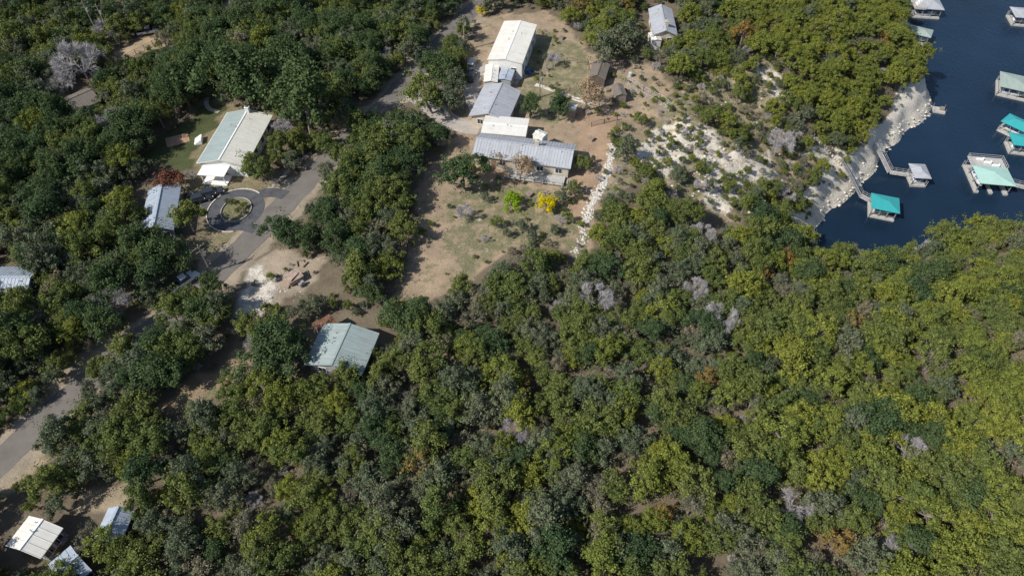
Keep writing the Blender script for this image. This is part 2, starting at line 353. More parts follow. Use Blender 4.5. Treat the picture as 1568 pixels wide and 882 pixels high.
# ---------------------------------------------------------------- houses
def windowset(mb,x,y,z,w,h,axis_,side):
    t=.09
    def bx(cx,cz,sx,sz,proud,mi):
        if axis_=='x': mb.box((x+cx,y+side*proud/2,z+cz),(sx,proud,sz),0,mi)
        else: mb.box((x+side*proud/2,y+cx,z+cz),(proud,sx,sz),0,mi)
    bx(0,0,w,h,.03,1)
    bx(0,h/2+t/2,w+2*t,t,.07,0); bx(0,-h/2-t/2,w+2*t,t,.09,0); bx(-w/2-t/2,0,t,h,.07,0); bx(w/2+t/2,0,t,h,.07,0)
    bx(0,0,.05,h,.05,0)
def house(name,A,B,W,wh=2.7,rise=1.3,roof='roof_gray',wall='wall_white',ov=.5,chimney=None,flat=False,win=True,garage=None,ext=0,rib=.6,zb=None,split=None):
    if zb is None:
        gx,gy=G((A[0]+B[0])/2,(A[1]+B[1])/2); zb=tz(gx,gy)
    rz_=zb+wh+rise
    a=Vector(GZ(*A,rz_)); b_=Vector(GZ(*B,rz_)); c_=(a+b_)/2; L=(b_-a).length+ext; hd=math.atan2(b_.y-a.y,b_.x-a.x)
    e=empty(name,(c_.x,c_.y,zb),hd)
    Lw=L-2*ov; Ww=W-2*ov
    mb=MB(); mb.box((0,0,wh/2-.6),(Lw,Ww,wh+1.2))
    if rise>0.05:
        k=rise*(Ww/W)
        mb.prism([(-Ww/2,wh),(Ww/2,wh),(0,wh+k)],-Lw/2,Lw/2)
    obj("walls",mb,[M[wall]],e)
    mb=MB()
    th=.14
    y0=wh-rise*ov/(W/2)+.05
    for sd in(-1,1):
        mb.prism([(0,wh+rise+.03),(sd*W/2,y0-.0),(sd*W/2,y0+th),(0,wh+rise+.03+th)],-L/2,L/2,0)
        if rib:
            n=int(L/rib); ang=math.atan2(wh+rise+.03-y0,W/2); sl=math.hypot(W/2,wh+rise+.03-y0)
            for i in range(n+1):
                x=-L/2+.05+(L-.1)*i/n
                mb.box((x,sd*W/4,(y0+wh+rise+.03)/2+th+.02),(.05,sl*.99,.06),0,0,-sd*ang)
    mb.box((0,0,wh+rise+.03+th+.02),(L+.04,.35,.08),0,1)
    rm=[M[roof],M['trim'] if roof in('roof_white','roof_cream') else M[roof]]
    obj("roof",mb,rm,e)
    if split:
        mb=MB(); sl=math.hypot(W/2,wh+rise-y0); ang=math.atan2(wh+rise+.03-y0,W/2)
        mb.box((0,split*W/4,(y0+wh+rise+.03)/2+th+.075),(L*.98,sl*.9,.03),0,0,-split*ang)
        obj("roof_panel",mb,[M['roof_green']],e)
    if win:
        mb=MB(); nw=max(2,int(Lw/3.2))
        for sd in(-1,1):
            for i in range(nw):
                x=-Lw/2+Lw*(i+.5)/nw
                windowset(mb,x,sd*Ww/2,wh*.55,1.3,1.15,'x',sd)
            for q in(-1,1):
                windowset(mb,sd*Lw/2,q*Ww*.25,wh*.55,1.2,1.15,'y',sd)
        obj("windows",mb,[M['trim'],M['glass']],e)
        mb=MB()
        for sd in (-1,1):
            x=-Lw/2+Lw/nw if nw>1 else 0
            mb.box((x,sd*(Ww/2+.03),1.05),(.95,.06,2.1))
        mb.box((Lw/2+.03,0,1.05),(.06,.95,2.1)); 
        obj("door",mb,[M['door']],e)
    if chimney is not None:
        mb=MB(); mb.box((chimney*L/2,.3,wh+rise*.8+.6),(.8,.8,1.6)); mb.box((chimney*L/2,.3,wh+rise*.8+1.42),(.95,.95,.1)); mb.tube((chimney*L/2,.3,wh+rise*.8+1.4),(chimney*L/2,.3,wh+rise*.8+1.8),.15,.15,8)
        obj("chimney",mb,[M[wall]],e)
    mb=MB()
    for i in range(3):
        x=(random.random()-.5)*L*.8; y=(random.random()-.5)*W*.4
        zr=wh+rise*(1-abs(y)/(W/2)); mb.tube((x,y,zr),(x,y,zr+.55),.07,.07,8)
    obj("vent_pipes",mb,[M['steel']],e)
    return e,L,W
e,L,W=house("white_house",(380,168),(335,246),10.0,3.0,1.2,'roof_cream','wall_white',chimney=-.9,split=-1)
mb=MB(); mb.box((L/2-.45,2.4,1.1),(.08,2.6,2.1)); obj("garage_door",mb,[M['trim']],e)
mb=MB(); mb.box((L/2+1.1,-1.2,.1),(3,5,.25)); 
for y in(-3.4,1.0): mb.box((L/2+2.3,y,1.2),(.14,.14,2.4))
mb.box((L/2+1.1,-1.2,2.5),(3.2,5.4,.12)); obj("porch",mb,[M['trim']],e)
house("white_metal_workshop",(797,33),(773,92),8.2,4.2,.6,'roof_white','wall_white',ov=.2)
house("white_annex",(754,99),(751,125),3.2,2.6,.3,'roof_white','wall_white',ov=.2,win=False)
house("gray_annex",(778,106),(772,122),3.2,2.4,.25,'roof_bluegray','wall_gray',ov=.2,win=False)
house("gray_roof_house",(769,128),(747,175),8.6,2.8,1.3,'roof_gray','wall_beige')
e,L,W=house("ranch_house",(729,212),(879,232),7.6,3.0,1.3,'roof_gray','wall_beige',chimney=.25)
mb=MB()
mb.box((3,-W/2-1.0,.5),(12,2.6,.2))
for i in range(7): mb.box((-2.7+i*1.9,-W/2-2.2,.1),(.14,.14,3.0 if i%2==0 else 1.9))
for z in(1.1,1.45): mb.box((3,-W/2-2.22,z),(12,.06,.06))
for i in range(5): mb.box((9.6+i*.3,-W/2-1,.5-i*.18),(.3,1.3,.1))
obj("porch",mb,[M['deckgray']],e)
house("flat_roof_wing",(740,189),(808,195),6.0,3.3,.25,'roof_white','wall_beige',ov=.2,rib=0)
house("kitchen_wing",(823,203),(832,207),2.2,3.6,.2,'roof_cream','wall_white',ov=.1,win=False,ext=1)
house("cabin",(536,496),(507,560),9.4,2.7,1.2,'roof_green','wall_gray')
house("rusty_roof_lean_to",(505,492),(492,500),3,2.4,.3,'rust','wall_gray',ov=.2,win=False,ext=1.5)
house("white_roof_cottage",(66,795),(30,842),5.4,2.8,.8,'roof_white','wall_gray',rib=.9)
house("blue_roof_cottage",(182,775),(158,828),3.6,2.6,.8,'roof_bluegray','wall_gray')
house("blue_roof_cottage",(120,850),(85,880),5.0,2.6,.8,'roof_bluegray','wall_gray')
house("blue_roof_house",(248,282),(235,348),6.0,2.8,1.2,'roof_bluegray','wall_gray')
house("blue_roof_house",(-20,425),(48,425),7.0,2.8,1.2,'roof_bluegray','wall_gray')
house("hillside_house",(1012,8),(1020,48),6.0,3.2,1.1,'roof_gray','wall_beige',chimney=.6)
house("brown_roof_house",(102,155),(140,138),7.0,2.8,1.1,'roof_brown','wall_beige')
house("garden_shed",(922,92),(914,116),4.0,2.1,.8,'roof_brown','darkwood',ov=.15,win=False)
house("small_white_shed",(870,160),(884,163),2.6,2.2,.4,'roof_white','wood',ov=.15,win=False,rib=0)
house("stable_shed",(945,128),(952,145),2.6,2.0,.4,'roof_brown','wood',ov=.15,win=False,rib=0)
house("carport",(1000,50),(1006,62),2.5,2.4,.2,'roof_white','wall_white',ov=.1,win=False,rib=0)
# ---------------------------------------------------------------- docks
def hip(mb,L,W,z,rise,ov=.0,mi=0,th=.15):
    l,w=L/2,W/2; r=max(l-w,0.3)
    vs=[(-l,-w,z),(l,-w,z),(l,w,z),(-l,w,z),(-r,0,z+rise),(r,0,z+rise),(-l,-w,z-th),(l,-w,z-th),(l,w,z-th),(-l,w,z-th)]
    mb.add(vs,[(0,1,5,4),(1,2,5),(2,3,4,5),(3,0,4),(0,6,7,1),(1,7,8,2),(2,8,9,3),(3,9,6,0),(6,9,8,7)],mi)
def dock(name,px,L,W,hd,roof,two=False,h=3.0,boat=True):
    x,y=GZ(px[0],px[1],LAKE+h); e=empty(name,(x,y,LAKE),math.radians(hd))
    mb=MB(); 
    mb.box((-L/2+.6,0,.25),(1.2,W,.5)); mb.box((.6,-W/2+.45,.25),(L-1.2,.9,.5)); mb.box((.6,W/2-.45,.25),(L-1.2,.9,.5))
    if W>6: mb.box((.6,0,.25),(L-1.2,.7,.5))
    obj("deck",mb,[M['deckgray']],e)
    mb=MB()
    for i in range(4):
        for s in(-1,1): mb.box((-L/2+.3+(L-.6)*i/3,s*(W/2-.25),.5+(h-.5)/2),(.14,.14,h-.5))
    for s in(-1,1): mb.box((0,s*(W/2-.1),1.4),(L-.4,.05,.06))
    mb.box((-L/2+.1,0,1.4),(.05,W-.4,.06))
    obj("posts",mb,[M['steel']],e)
    mb=MB()
    if two:
        mb.box((-L*.3,0,h),(L*.4,W+.4,.18)) ; 
        for s in(-1,1):
            for zz in(.5,1.0): mb.box((-L*.3,s*(W/2+.15),h+zz),(L*.4,.06,.06))
            for i in range(5): mb.box((-L/2+.1+L*.1*i,s*(W/2+.15),h+.5),(.06,.06,1.0))
        for zz in(.5,1.0): mb.box((-L/2+.05,0,h+zz),(.06,W+.3,.06))
        obj("sun_deck",mb,[M['deckgray']],e)
        mb=MB()
        for i in range(3): mb.box((-L*.38+i*1.0,W*.2*(i-1),h+.3),(.6,1.5,.35)); mb.box((-L*.38+i*1.0,W*.2*(i-1)+.7,h+.6),(.6,.1,.5))
        obj("loungers",mb,[M['trim']],e)
        mb=MB(); hip(mb,L*.66,W+.5,h+.3,.8); o=obj("roof",mb,[M[roof]],e,loc=(L*.2,0,0))
    else:
        hip(mb,L+.5,W+.5,h,.75); obj("roof",mb,[M[roof]],e)
    if boat:
        mb=MB(); l=min(5.6,L-1.6); secs=[]
        for t,wd,zz in((0,.9,.0),(.45,1.0,0),(.75,.75,.05),(1,.05,.2)):
            xx=-l/2+l*t+.4; secs.append([(xx,-wd,.95+zz),(xx,-wd*.7,.3+zz*2),(xx,wd*.7,.3+zz*2),(xx,wd,.95+zz)])
        vs=[p for s_ in secs for p in s_]; fs=[]
        for i in range(3):
            for k in range(3): fs.append((i*4+k,(i+1)*4+k,(i+1)*4+k+1,i*4+k+1))
        fs.append((0,1,2,3)); 
        for i in range(3): fs.append((i*4+0,i*4+3,i*4+7,i*4+4))
        yo=-W/4 if W>6 else 0
        mb.add([(a,b__+yo,c_) for a,b__,c_ in vs],fs)
        mb.box((.3,yo,1.15),(.9,1.0,.5),0,1); mb.box((-l*.25,yo,1.05),(.6,1.5,.35),0,1)
        obj("moored_boat",mb,[M['trim'],M['blue']],e)
    mb=MB()
    for s in(-1,1): mb.tube((-L/2+.1,s*(W/2+.1),-3),(-L/2+.1,s*(W/2+.1),1.8),.09,.09,8)
    obj("mooring_piles",mb,[M['steel']],e)
    return e
def gangway(name,a,b_,za,zb_,w=1.5):
    A=Vector((*a,za)); B=Vector((*b_,zb_)); d_=B-A; hd=math.atan2(d_.y,d_.x); L=math.hypot(d_.x,d_.y)
    e=empty(name,A,hd); mb=MB()
    def P(t,y,z): return Vector((L*t,y,(zb_-za)*t+z))
    n=max(4,int(L/1.4))
    mb.add([P(0,-w/2,0),P(1,-w/2,0),P(1,w/2,0),P(0,w/2,0),P(0,-w/2,.1),P(1,-w/2,.1),P(1,w/2,.1),P(0,w/2,.1)],[(0,3,2,1),(4,5,6,7),(0,1,5,4),(2,3,7,6),(1,2,6,5),(3,0,4,7)])
    obj("walkway",mb,[M['deckgray']],e); mb=MB()
    for s in(-1,1):
        y=s*(w/2+.04)
        for z in(.5,1.0): mb.tube(P(0,y,z),P(1,y,z),.04,.04,5)
        for i in range(n+1): mb.tube(P(i/n,y,0),P(i/n,y,1.0),.035,.035,5)
    obj("railings",mb,[M['steel']],e); return e
dock("boat_dock",(1418,6),8.5,7.5,-8,'roof_gray',two=True)
dock("boat_dock",(1410,48),6,4.5,-30,'roof_sage')
dock("boat_dock",(1556,126),7.5,7.5,-25,'roof_sage')
dock("boat_dock",(1562,190),7,4.5,-50,'roof_teal')
dock("boat_dock",(1570,215),6,4.5,-12,'roof_teal')
dock("boat_dock",(1517,262),10.0,7.5,-98,'roof_paleteal',two=True)
dock("boat_dock",(1409,262),4.8,3.4,85,'roof_gray')
dock("boat_dock",(1356,311),5.6,4.8,-18,'roof_teal')
dock("boat_dock",(1568,20),6,6,-10,'roof_gray')
x,y=GZ(1438,168,LAKE+.5); e=empty("swim_platform",(x,y,LAKE),-.3); mb=MB(); mb.box((0,0,.25),(3,2.4,.5)); obj("deck",mb,[M['deckgray']],e)
mb=MB(); mb.box((.6,0,.9),(1,.8,.8)); 
for s in(-1,1):
    for k in (-1,1): mb.tube((s*1.4,k*1.1,.4),(s*1.4,k*1.1,1.5),.06,.06,6)
obj("locker",mb,[M['wood']],e)
def gpt(u,v):
    a=G(u,v); return a,tz(*a)
a,za=gpt(1338,226); b_=GZ(1362,264,LAKE+.6); gangway("gangway",a,b_,za+1.0,LAKE+.6)
gangway("gangway",b_,GZ(1402,270,LAKE+.5),LAKE+.6,LAKE+.5)
a,za=gpt(1286,252); b_=GZ(1318,300,LAKE+.6); gangway("gangway",a,b_,za+1.2,LAKE+.6)
gangway("gangway",b_,GZ(1340,312,LAKE+.5),LAKE+.6,LAKE+.5)
gangway("gangway",GZ(1540,280,LAKE+.5),GZ(1580,290,LAKE+.5),LAKE+.5,LAKE+.5)
a,za=gpt(1368,8); gangway("gangway",a,GZ(1395,8,LAKE+.6),za+.6,LAKE+.6)
a,za=gpt(1375,38); gangway("gangway",a,GZ(1398,46,LAKE+.6),za+.6,LAKE+.6)
e=empty("bluff_stairs",(0,0,0)); mb=MB(); L2=smooth_line(GP([(1286,252),(1270,235),(1235,205),(1205,175)]),.6)
for p,q in zip(L2[:-1],L2[1:]):
    z=tz(*p); mb.box((p[0],p[1],z+.25),(1.1,.45,.16),math.atan2(q[1]-p[1],q[0]-p[0])+1.57)
obj("treads",mb,[M['limestone']],e)
# ---------------------------------------------------------------- vehicles
def car(name,px,hd,paintm,pickup=False):
    x,y=G(*px); e=empty(name,(x,y,tz(x,y)+.03),math.radians(hd)); w=.9
    L=5.4 if pickup else 4.6
    if pickup: prof=[(-2.7,.45),(-2.7,.95),(-2.65,1.0),(-.75,1.0),(.95,1.05),(2.45,.98),(2.65,.8),(2.7,.45)]
    else: prof=[(-2.3,.4),(-2.3,.85),(-2.15,.98),(-.5,1.0),(1.0,.98),(2.05,.85),(2.28,.68),(2.3,.4)]
    mb=MB(); n=len(prof)
    vs=[(px_, -w, z if z<.9 else z-.04) for px_,z in prof]+[(px_,-w*.9,z) for px_,z in prof]+[(px_,w*.9,z) for px_,z in prof]+[(px_,w,z if z<.9 else z-.04) for px_,z in prof]
    fs=[]
    for k in range(3):
        for i in range(n):
            j=(i+1)%n; fs.append((k*n+i,k*n+j,(k+1)*n+j,(k+1)*n+i))
    fs+=[tuple(range(n)),tuple(range(3*n,4*n))[::-1]]
    mb.add(vs,fs)
    obj("body",mb,[M[paintm]],e)
    mb=MB(); c0,c1,r0,r1=((-.75,1.15,-.6,.55) if pickup else (-1.95,1.05,-1.45,.4)); b0,b1=.98,1.5 if not pickup else 1.75
    def frus(x0,x1,w0,X0,X1,W1,z0,z1,mi):
        mb.add([(x0,-w0,z0),(x1,-w0,z0),(x1,w0,z0),(x0,w0,z0),(X0,-W1,z1),(X1,-W1,z1),(X1,W1,z1),(X0,W1,z1)],[(0,3,2,1),(4,5,6,7),(0,1,5,4),(1,2,6,5),(2,3,7,6),(3,0,4,7)],mi)
    frus(c0,c1,.84,r0,r1,.68,b0,b1-.04,0); frus(r0-.03,r1+.03,.71,r0+.05,r1-.05,.64,b1-.04,b1+.02,1)
    obj("cabin",mb,[M['glass'],M[paintm]],e)
    if pickup:
        mb=MB(); mb.box((-1.7,0,1.02),(1.75,1.45,.05)); obj("bed",mb,[M['rubber']],e)
    mb=MB()
    for sx in(-L*.31,L*.31):
        for s in(-1,1): mb.tube((sx,s*.72,.34),(sx,s*.93,.34),.34,.34,14); mb.tube((sx,s*.93,.34),(sx,s*.95,.34),.19,.17,10,1)
    obj("wheels",mb,[M['rubber'],M['steel']],e)
    mb=MB()
    for s in(-1,1): mb.box((L/2-.03,s*.65,.72),(.1,.3,.14)); mb.box((-L/2+.02,s*.7,.78),(.08,.2,.2),0,1); mb.box((.75,s*.98,1.02),(.14,.16,.12),0,0)
    obj("lights_and_mirrors",mb,[M['trim'],M['car_red']],e)
    return e
car("parked_pickup_truck",(284,434),52,'car_white',True)
car("parked_car",(326,299),22,'car_dark')
car("parked_car",(309,308),25,'car_dark')
car("parked_car",(722,121),80,'car_dark')
car("parked_car",(722,103),84,'car_silver')
car("parked_pickup_truck",(229,52),20,'car_white',True)
# ---------------------------------------------------------------- poles, fences, stones
def pole(px,h=10,hd=0):
    x,y=G(*px); e=empty("utility_pole",(x,y,tz(x,y)),hd); mb=MB(); mb.tube((0,0,-.5),(0,0,h),.17,.11,8); obj("pole",mb,[M['wood']],e)
    mb=MB(); mb.box((0,.14,h-.7),(2.4,.1,.12)); mb.box((0,.14,h-1.6),(1.6,.1,.1))
    obj("crossarms",mb,[M['wood']],e); mb=MB()
    for xx in(-1.1,-.5,.5,1.1): mb.tube((xx,.14,h-.64),(xx,.14,h-.4),.06,.04,6)
    mb.tube((.3,-.2,h-2.6),(.3,-.2,h-1.7),.25,.25,10); obj("insulators_and_transformer",mb,[M['steel']],e)
    return (x,y,tz(x,y)+h-.4)
P1=pole((324,418),7,.9); P2=pole((155,62),10,.4); P3=pole((172,60),9,.4); P4=pole((826,150),7,0); P5=pole((712,78),9,.8)
def wire(p,q):
    mb=MB(); n=20
    for k in(-1.1,1.1):
        prev=None
        for i in range(n+1):
            t=i/n; s=4*t*(1-t)*1.5
            c_=(p[0]+(q[0]-p[0])*t+k*.6,p[1]+(q[1]-p[1])*t-k*.5,p[2]+(q[2]-p[2])*t-s)
            if prev: mb.tube(prev,c_,.014,.014,3,cap=False)
            prev=c_
    obj("power_line",mb,[M['rubber']])
wire(P1,P5)
def fence(name,px,h=1.2,step=2.4,mat='wood',rails=(.35,.7,1.1)):
    pts=GP(px); mb=MB()
    for (ax,ay),(bx,by) in zip(pts[:-1],pts[1:]):
        L=math.hypot(bx-ax,by-ay); n=max(1,round(L/step)); prev=None
        for i in range(n+1):
            t=i/n; x=ax+(bx-ax)*t; y=ay+(by-ay)*t; z=tz(x,y)
            mb.box((x,y,z+h/2-.1),(.12,.12,h+.2))
            if prev:
                for r in rails: mb.tube((prev[0],prev[1],prev[2]+r*h/1.2),(x,y,z+r*h/1.2),.045,.045,4)
            prev=(x,y,z)
    return obj(name,mb,[M[mat]])
fence("wooden_fence",[(960,122),(985,140),(1010,152),(1028,165)],mat='deckgray',step=1.4)
fence("wooden_fence",[(955,128),(980,147),(1006,160),(1024,172)],mat='deckgray',step=1.4)
fence("wooden_fence",[(905,195),(925,190),(945,185),(940,215)],mat='darkwood')
fence("wire_fence",[(868,95),(900,100),(905,125),(880,150),(830,135)],mat='darkwood',rails=(1.1,))
fence("wooden_fence",[(200,255),(225,225),(235,205)],mat='darkwood')
fence("wooden_fence",[(640,300),(628,360),(618,430)],mat='darkwood',rails=(.6,1.1))
fence("wooden_fence",[(195,90),(235,70),(262,64)],mat='wood')
fence("iron_fence",[(430,285),(455,262),(478,240)],mat='darkwood')
fence("deck_railing",[(150,735),(165,720),(178,712)],mat='wood',step=1)
def stones(name,line,n,w,smin,smax,mat='stone'):
    L=smooth_line(line,1.0); mb=MB(); R=random.Random(5+n)
    for _ in range(n):
        k=R.randrange(len(L)-1); t=R.random(); x=L[k][0]+(L[k+1][0]-L[k][0])*t+R.gauss(0,w); y=L[k][1]+(L[k+1][1]-L[k][1])*t+R.gauss(0,w)
        s=smin+(smax-smin)*R.random()**2.5; z=tz(x,y); vs=[]
        th=R.uniform(0,3.14); cs,sn=math.cos(th),math.sin(th); el=R.uniform(.6,1)
        for a_,b__,c_ in [(1,0,0),(-1,0,0),(0,1,0),(0,-1,0),(0,0,1),(0,0,-1),(.7,.7,.5),(-.7,.7,.4),(.7,-.7,.5),(-.7,-.7,.45)]:
            q=s*R.uniform(.7,1.15); A=a_*q; B=b__*q*el; vs.append((x+A*cs-B*sn,y+A*sn+B*cs,z+c_*q*.55+s*.1))
        mb.add(vs,[(4,6,8),(4,7,6),(4,9,7),(4,8,9),(0,8,6),(2,6,7),(1,7,9),(3,9,8),(0,3,8),(0,6,2),(1,2,7),(1,9,3),(5,3,0),(5,0,2),(5,2,1),(5,1,3)])
    return obj(name,mb,[M[mat]])
stones("dry_stone_wall",GP([(940,222),(933,250),(925,280),(908,310),(895,345)]),900,.42,.12,.42)
stones("dry_stone_wall",GP([(895,345),(890,370),(880,392)]),150,.5,.1,.3)
stones("boulder_edging",GP([(1072,205),(1085,235),(1078,262),(1110,320)]),90,2.2,.12,.5)
stones("shore_boulders",[s for s in SH[3:18]],1100,1.4,.10,.55,'limestone')
stones("bluff_rocks",GP([(1040,190),(1120,200),(1190,120),(1240,220),(1180,290),(1100,290),(1000,240)]),250,4.5,.12,.5,'limestone')
stones("rubble",GP([(395,440),(420,430),(440,445),(470,440)]),60,1.8,.08,.25)
x,y=G(452,430); e=empty("scrap_heap",(x,y,0),.6); mb=MB(); mb.box((0,0,.7),(2.6,1.8,.9),.1); mb.box((0,0,1.3),(2.8,2.1,.08),.12,0,.15); mb.box((-.3,.2,1.38),(2.2,1.6,.05),.5,0,-.1); obj("rusty_sheets",mb,[M['rusttan']],e)
mb=MB(); R=random.Random(3)
for i in range(16): mb.box((R.uniform(-2.5,3.5),R.uniform(-1,4),.10+R.random()*.12),(R.uniform(.4,1.5),R.uniform(.08,.25),R.uniform(.06,.2)),R.uniform(0,3))
obj("timber",mb,[M['wood']],e); mb=MB()
for i in range(5):
    xx,yy=R.uniform(-3,3),R.uniform(-2,4); mb.tube((xx,yy,0),(xx,yy,.9),.3,.3,10)
obj("drums",mb,[M['steel']],e)
def table(px,name="patio_table",mat='trim'):
    x,y=G(*px); e=empty(name,(x,y,tz(x,y))); mb=MB(); mb.tube((0,0,.7),(0,0,.76),.6,.6,12); mb.tube((0,0,0),(0,0,.7),.05,.05,6)
    for i in range(4):
        a=i*1.57+.4; cx_,cy_=1.0*math.cos(a),1.0*math.sin(a); mb.box((cx_,cy_,.42),(.45,.45,.06),a); mb.box((cx_*1.2,cy_*1.2,.7),(.06,.45,.55),a)
        for k in(-.18,.18): mb.box((cx_+k,cy_,.2),(.04,.4,.4),a)
    obj("top_and_chairs",mb,[M[mat]],e)
table((795,118)); table((808,112),mat='blue'); table((848,158),mat='wood')
x,y=G(272,215); mb=MB(); mb.box((0,0,.03),(4.6,3.2,.08)); 
e=empty("terracotta_patio",(x,y,0),.45); obj("paving",mb,[M['brick']],e)
x,y=G(300,218); e=empty("white_steps",(x,y,0),.2); mb=MB()
for i in range(4): mb.box((i*.4,0,.12+.12*i),(.39,2.2,.24+.24*i))
obj("steps",mb,[M['trim']],e)
for u,v in((885,292),(742,120),(965,118),(830,240)):
    x,y=G(u,v); e=empty("water_tank" if u!=830 else "planter",(x,y,tz(x,y))); mb=MB(); mb.tube((0,0,0),(0,0,1.0),.5,.5,14); mb.tube((0,0,1.0),(0,0,1.2),.5,.15,14); obj("tank",mb,[M['deckgray']],e)
for u,v in((860,60),(930,140),(900,175),(975,105),(810,300),(905,215)):
    x,y=G(u,v); e=empty("wooden_crate",(x,y,tz(x,y)),u*.1); mb=MB()
    for k in range(4): mb.box((0,-.45+k*.3,.62),(1.2,.22,.05)); 
    for s in(-1,1): mb.box((s*.55,0,.3),(.06,.9,.59)); mb.box((0,s*.5,.3),(1.04,.05,.5))
    obj("planks",mb,[M['wood']],e)
# ---------------------------------------------------------------- trees
def arr_mesh(name,mb,lv,lf_n,mats,leafmi=1):
    nv=len(mb.v); allv=np.concatenate([np.array(mb.v).reshape(-1,3),lv]) if nv else lv
    k=len(lv)//4; lf=(np.arange(k*4).reshape(-1,4)+nv)
    me=bpy.data.meshes.new(name); me.from_pydata(allv.tolist(),[],[list(f) for f in mb.f]+lf.tolist())
    for m_ in mats: me.materials.append(m_)
    me.polygons.foreach_set("material_index",[0]*len(mb.f)+[leafmi]*k); me.update(); return me
def leaves(rng,C,Rr,n,smin,smax,up=.15,nj=.75,flat=.8,aspect=.65):
    k=rng.integers(0,len(C),n); w=Rr[k]
    dv=rng.normal(size=(n,3)); dv[:,2]+=up*1.5; dv/=np.linalg.norm(dv,axis=1,keepdims=True)
    rad=w*(1-.55*rng.random(n)**1.6)*(.8+.45*rng.random(n))
    p=C[k]+dv*rad[:,None]*np.array([1,1,flat])
    nn=dv+rng.normal(size=(n,3))*nj*.7; nn[:,2]+=.4; nn/=np.linalg.norm(nn,axis=1,keepdims=True)
    t=np.cross(nn,rng.normal(size=(n,3))); t/=np.linalg.norm(t,axis=1,keepdims=True)+1e-9; s=np.cross(nn,t)
    sz=rng.uniform(smin,smax,n)[:,None]
    q=np.stack([p+t*sz,p+s*sz*aspect,p-t*sz,p-s*sz*aspect],1)
    return q.reshape(-1,3)
def oak(name,seed,R=3.0,h=6.2,nc=34,n=4700,leaf='leaf_olive',smin=.075,smax=.17,cr=(.32,.82),flat=.85,bottom=.32):
    rng=np.random.default_rng(seed); mb=MB()
    lean=rng.normal(size=2)*.3; top=Vector((lean[0],lean[1],h*.42))
    mb.tube((0,0,-.6),top,.2,.14,6)
    C=[];Rr=[]
    lob=rng.uniform(.58,1.25,7)
    for i in range(nc):
        a=rng.uniform(0,2*math.pi); rr=math.sqrt(rng.random())
        la=lob[int(a/(2*math.pi)*7)%7]
        x=R*.88*rr*la*math.cos(a); y=R*.88*rr*la*math.sin(a)
        dome=math.sqrt(max(0,1-rr*rr*.85))
        z=h*bottom+(h*(1-bottom)-.4)*dome*rng.uniform(.42,1.02)
        C.append((x+lean[0],y+lean[1],z)); Rr.append(rng.uniform(*cr)*(1.1-.25*rr))
    C=np.array(C);Rr=np.array(Rr)
    for i in range(0,nc,2):
        mid=top.lerp(Vector(C[i]),.5)+Vector((0,0,-.25)); mb.tube(top,mid,.09,.06,4,cap=False); mb.tube(mid,Vector(C[i])+Vector((0,0,Rr[i]*.6)),.055,.02,4,cap=False)
    lv=leaves(rng,C,Rr,n,smin,smax,flat=flat)
    C2=C+rng.normal(size=C.shape)*.65; lv=np.concatenate([lv,leaves(rng,C2,Rr*1.2,n//5,smin,smax,flat=flat)])
    return arr_mesh(name,mb,lv,0,[M['bark'],M[leaf]])
def bare(name,seed,R=2.6,h=5.6,leafm='twig',n=3800,wood='deadbark'):
    rng=np.random.default_rng(seed); mb=MB(); top=Vector((0,0,h*.3)); mb.tube((0,0,-.5),top,.13,.09,6)
    tips=[]
    def br(p,dr,L,r,dep):
        q=p+dr*L; mb.tube(p,q,r,r*.55,4,cap=False)
        tips.append((p.lerp(q,.6),dr)); tips.append((q,dr))
        if dep<4:
            for _ in range(3):
                nd=(dr+Vector(rng.normal(size=3)*.5)+Vector((0,0,.05))).normalized(); br(q,nd,L*rng.uniform(.6,.82),r*.55,dep+1)
    for i in range(6):
        a=i*1.05+rng.random(); br(top,Vector((math.cos(a)*.85,math.sin(a)*.85,.75)).normalized(),h*.2,.075,1)
    T=[tips[i] for i in rng.integers(len(tips)//5,len(tips),n)]
    P=np.array([list(t[0]) for t in T]); D=np.array([list(t[1]) for t in T])*1.2+rng.normal(size=(n,3))*.6; D/=np.linalg.norm(D,axis=1,keepdims=True)
    P=P+rng.normal(size=P.shape)*.1
    t=np.cross(D,rng.normal(size=(n,3))); t/=np.linalg.norm(t,axis=1,keepdims=True)
    l=rng.uniform(.3,.8,n)[:,None]; w=.018
    q=np.stack([P-t*w,P+D*l*.5+t*w,P+D*l,P+D*l*.5-t*w],1).reshape(-1,3)
    return arr_mesh(name,mb,q,0,[M[wood],M[leafm]])
prot=[]
def addp(me_): prot.append(me_); return len(prot)-1
SP={}
SP['olive']=[addp(oak("oak_olive",s,R=rr,h=hh,leaf='leaf_olive')) for s,rr,hh in((1,3,6.2),(2,2.6,6.6),(3,3.2,5.8),(4,2.8,6.0),(5,3.1,6.4))]
SP['dark']=[addp(oak("live_oak",s,R=rr,h=hh,leaf='leaf_dark',nc=44,n=6000,cr=(.4,.9))) for s,rr,hh in((11,3.6,6.6),(12,3.2,7),(13,3.0,6.2))]
SP['juniper']=[addp(oak("juniper",s,R=rr,h=hh,leaf='leaf_juniper',nc=40,n=4600,cr=(.3,.65),smin=.07,smax=.15,bottom=.2)) for s,rr,hh in((21,2.5,6.4),(22,2.2,5.6),(23,2.7,6.0))]
SP['bright']=[addp(oak("oak_bright",s,R=rr,h=hh,leaf='leaf_bright',nc=38,n=5000,cr=(.35,.75))) for s,rr,hh in((31,3.0,6.0),(32,2.8,5.6),(33,3.2,6.3))]
SP['orange']=[addp(oak("autumn_oak",41,R=2.5,h=5.6,leaf='leaf_orange',nc=22,n=2600))]
SP['bare']=[addp(bare("bare_tree",51)),addp(bare("bare_tree",52,h=6.0)),addp(bare("bare_tree",53,h=5.2))]
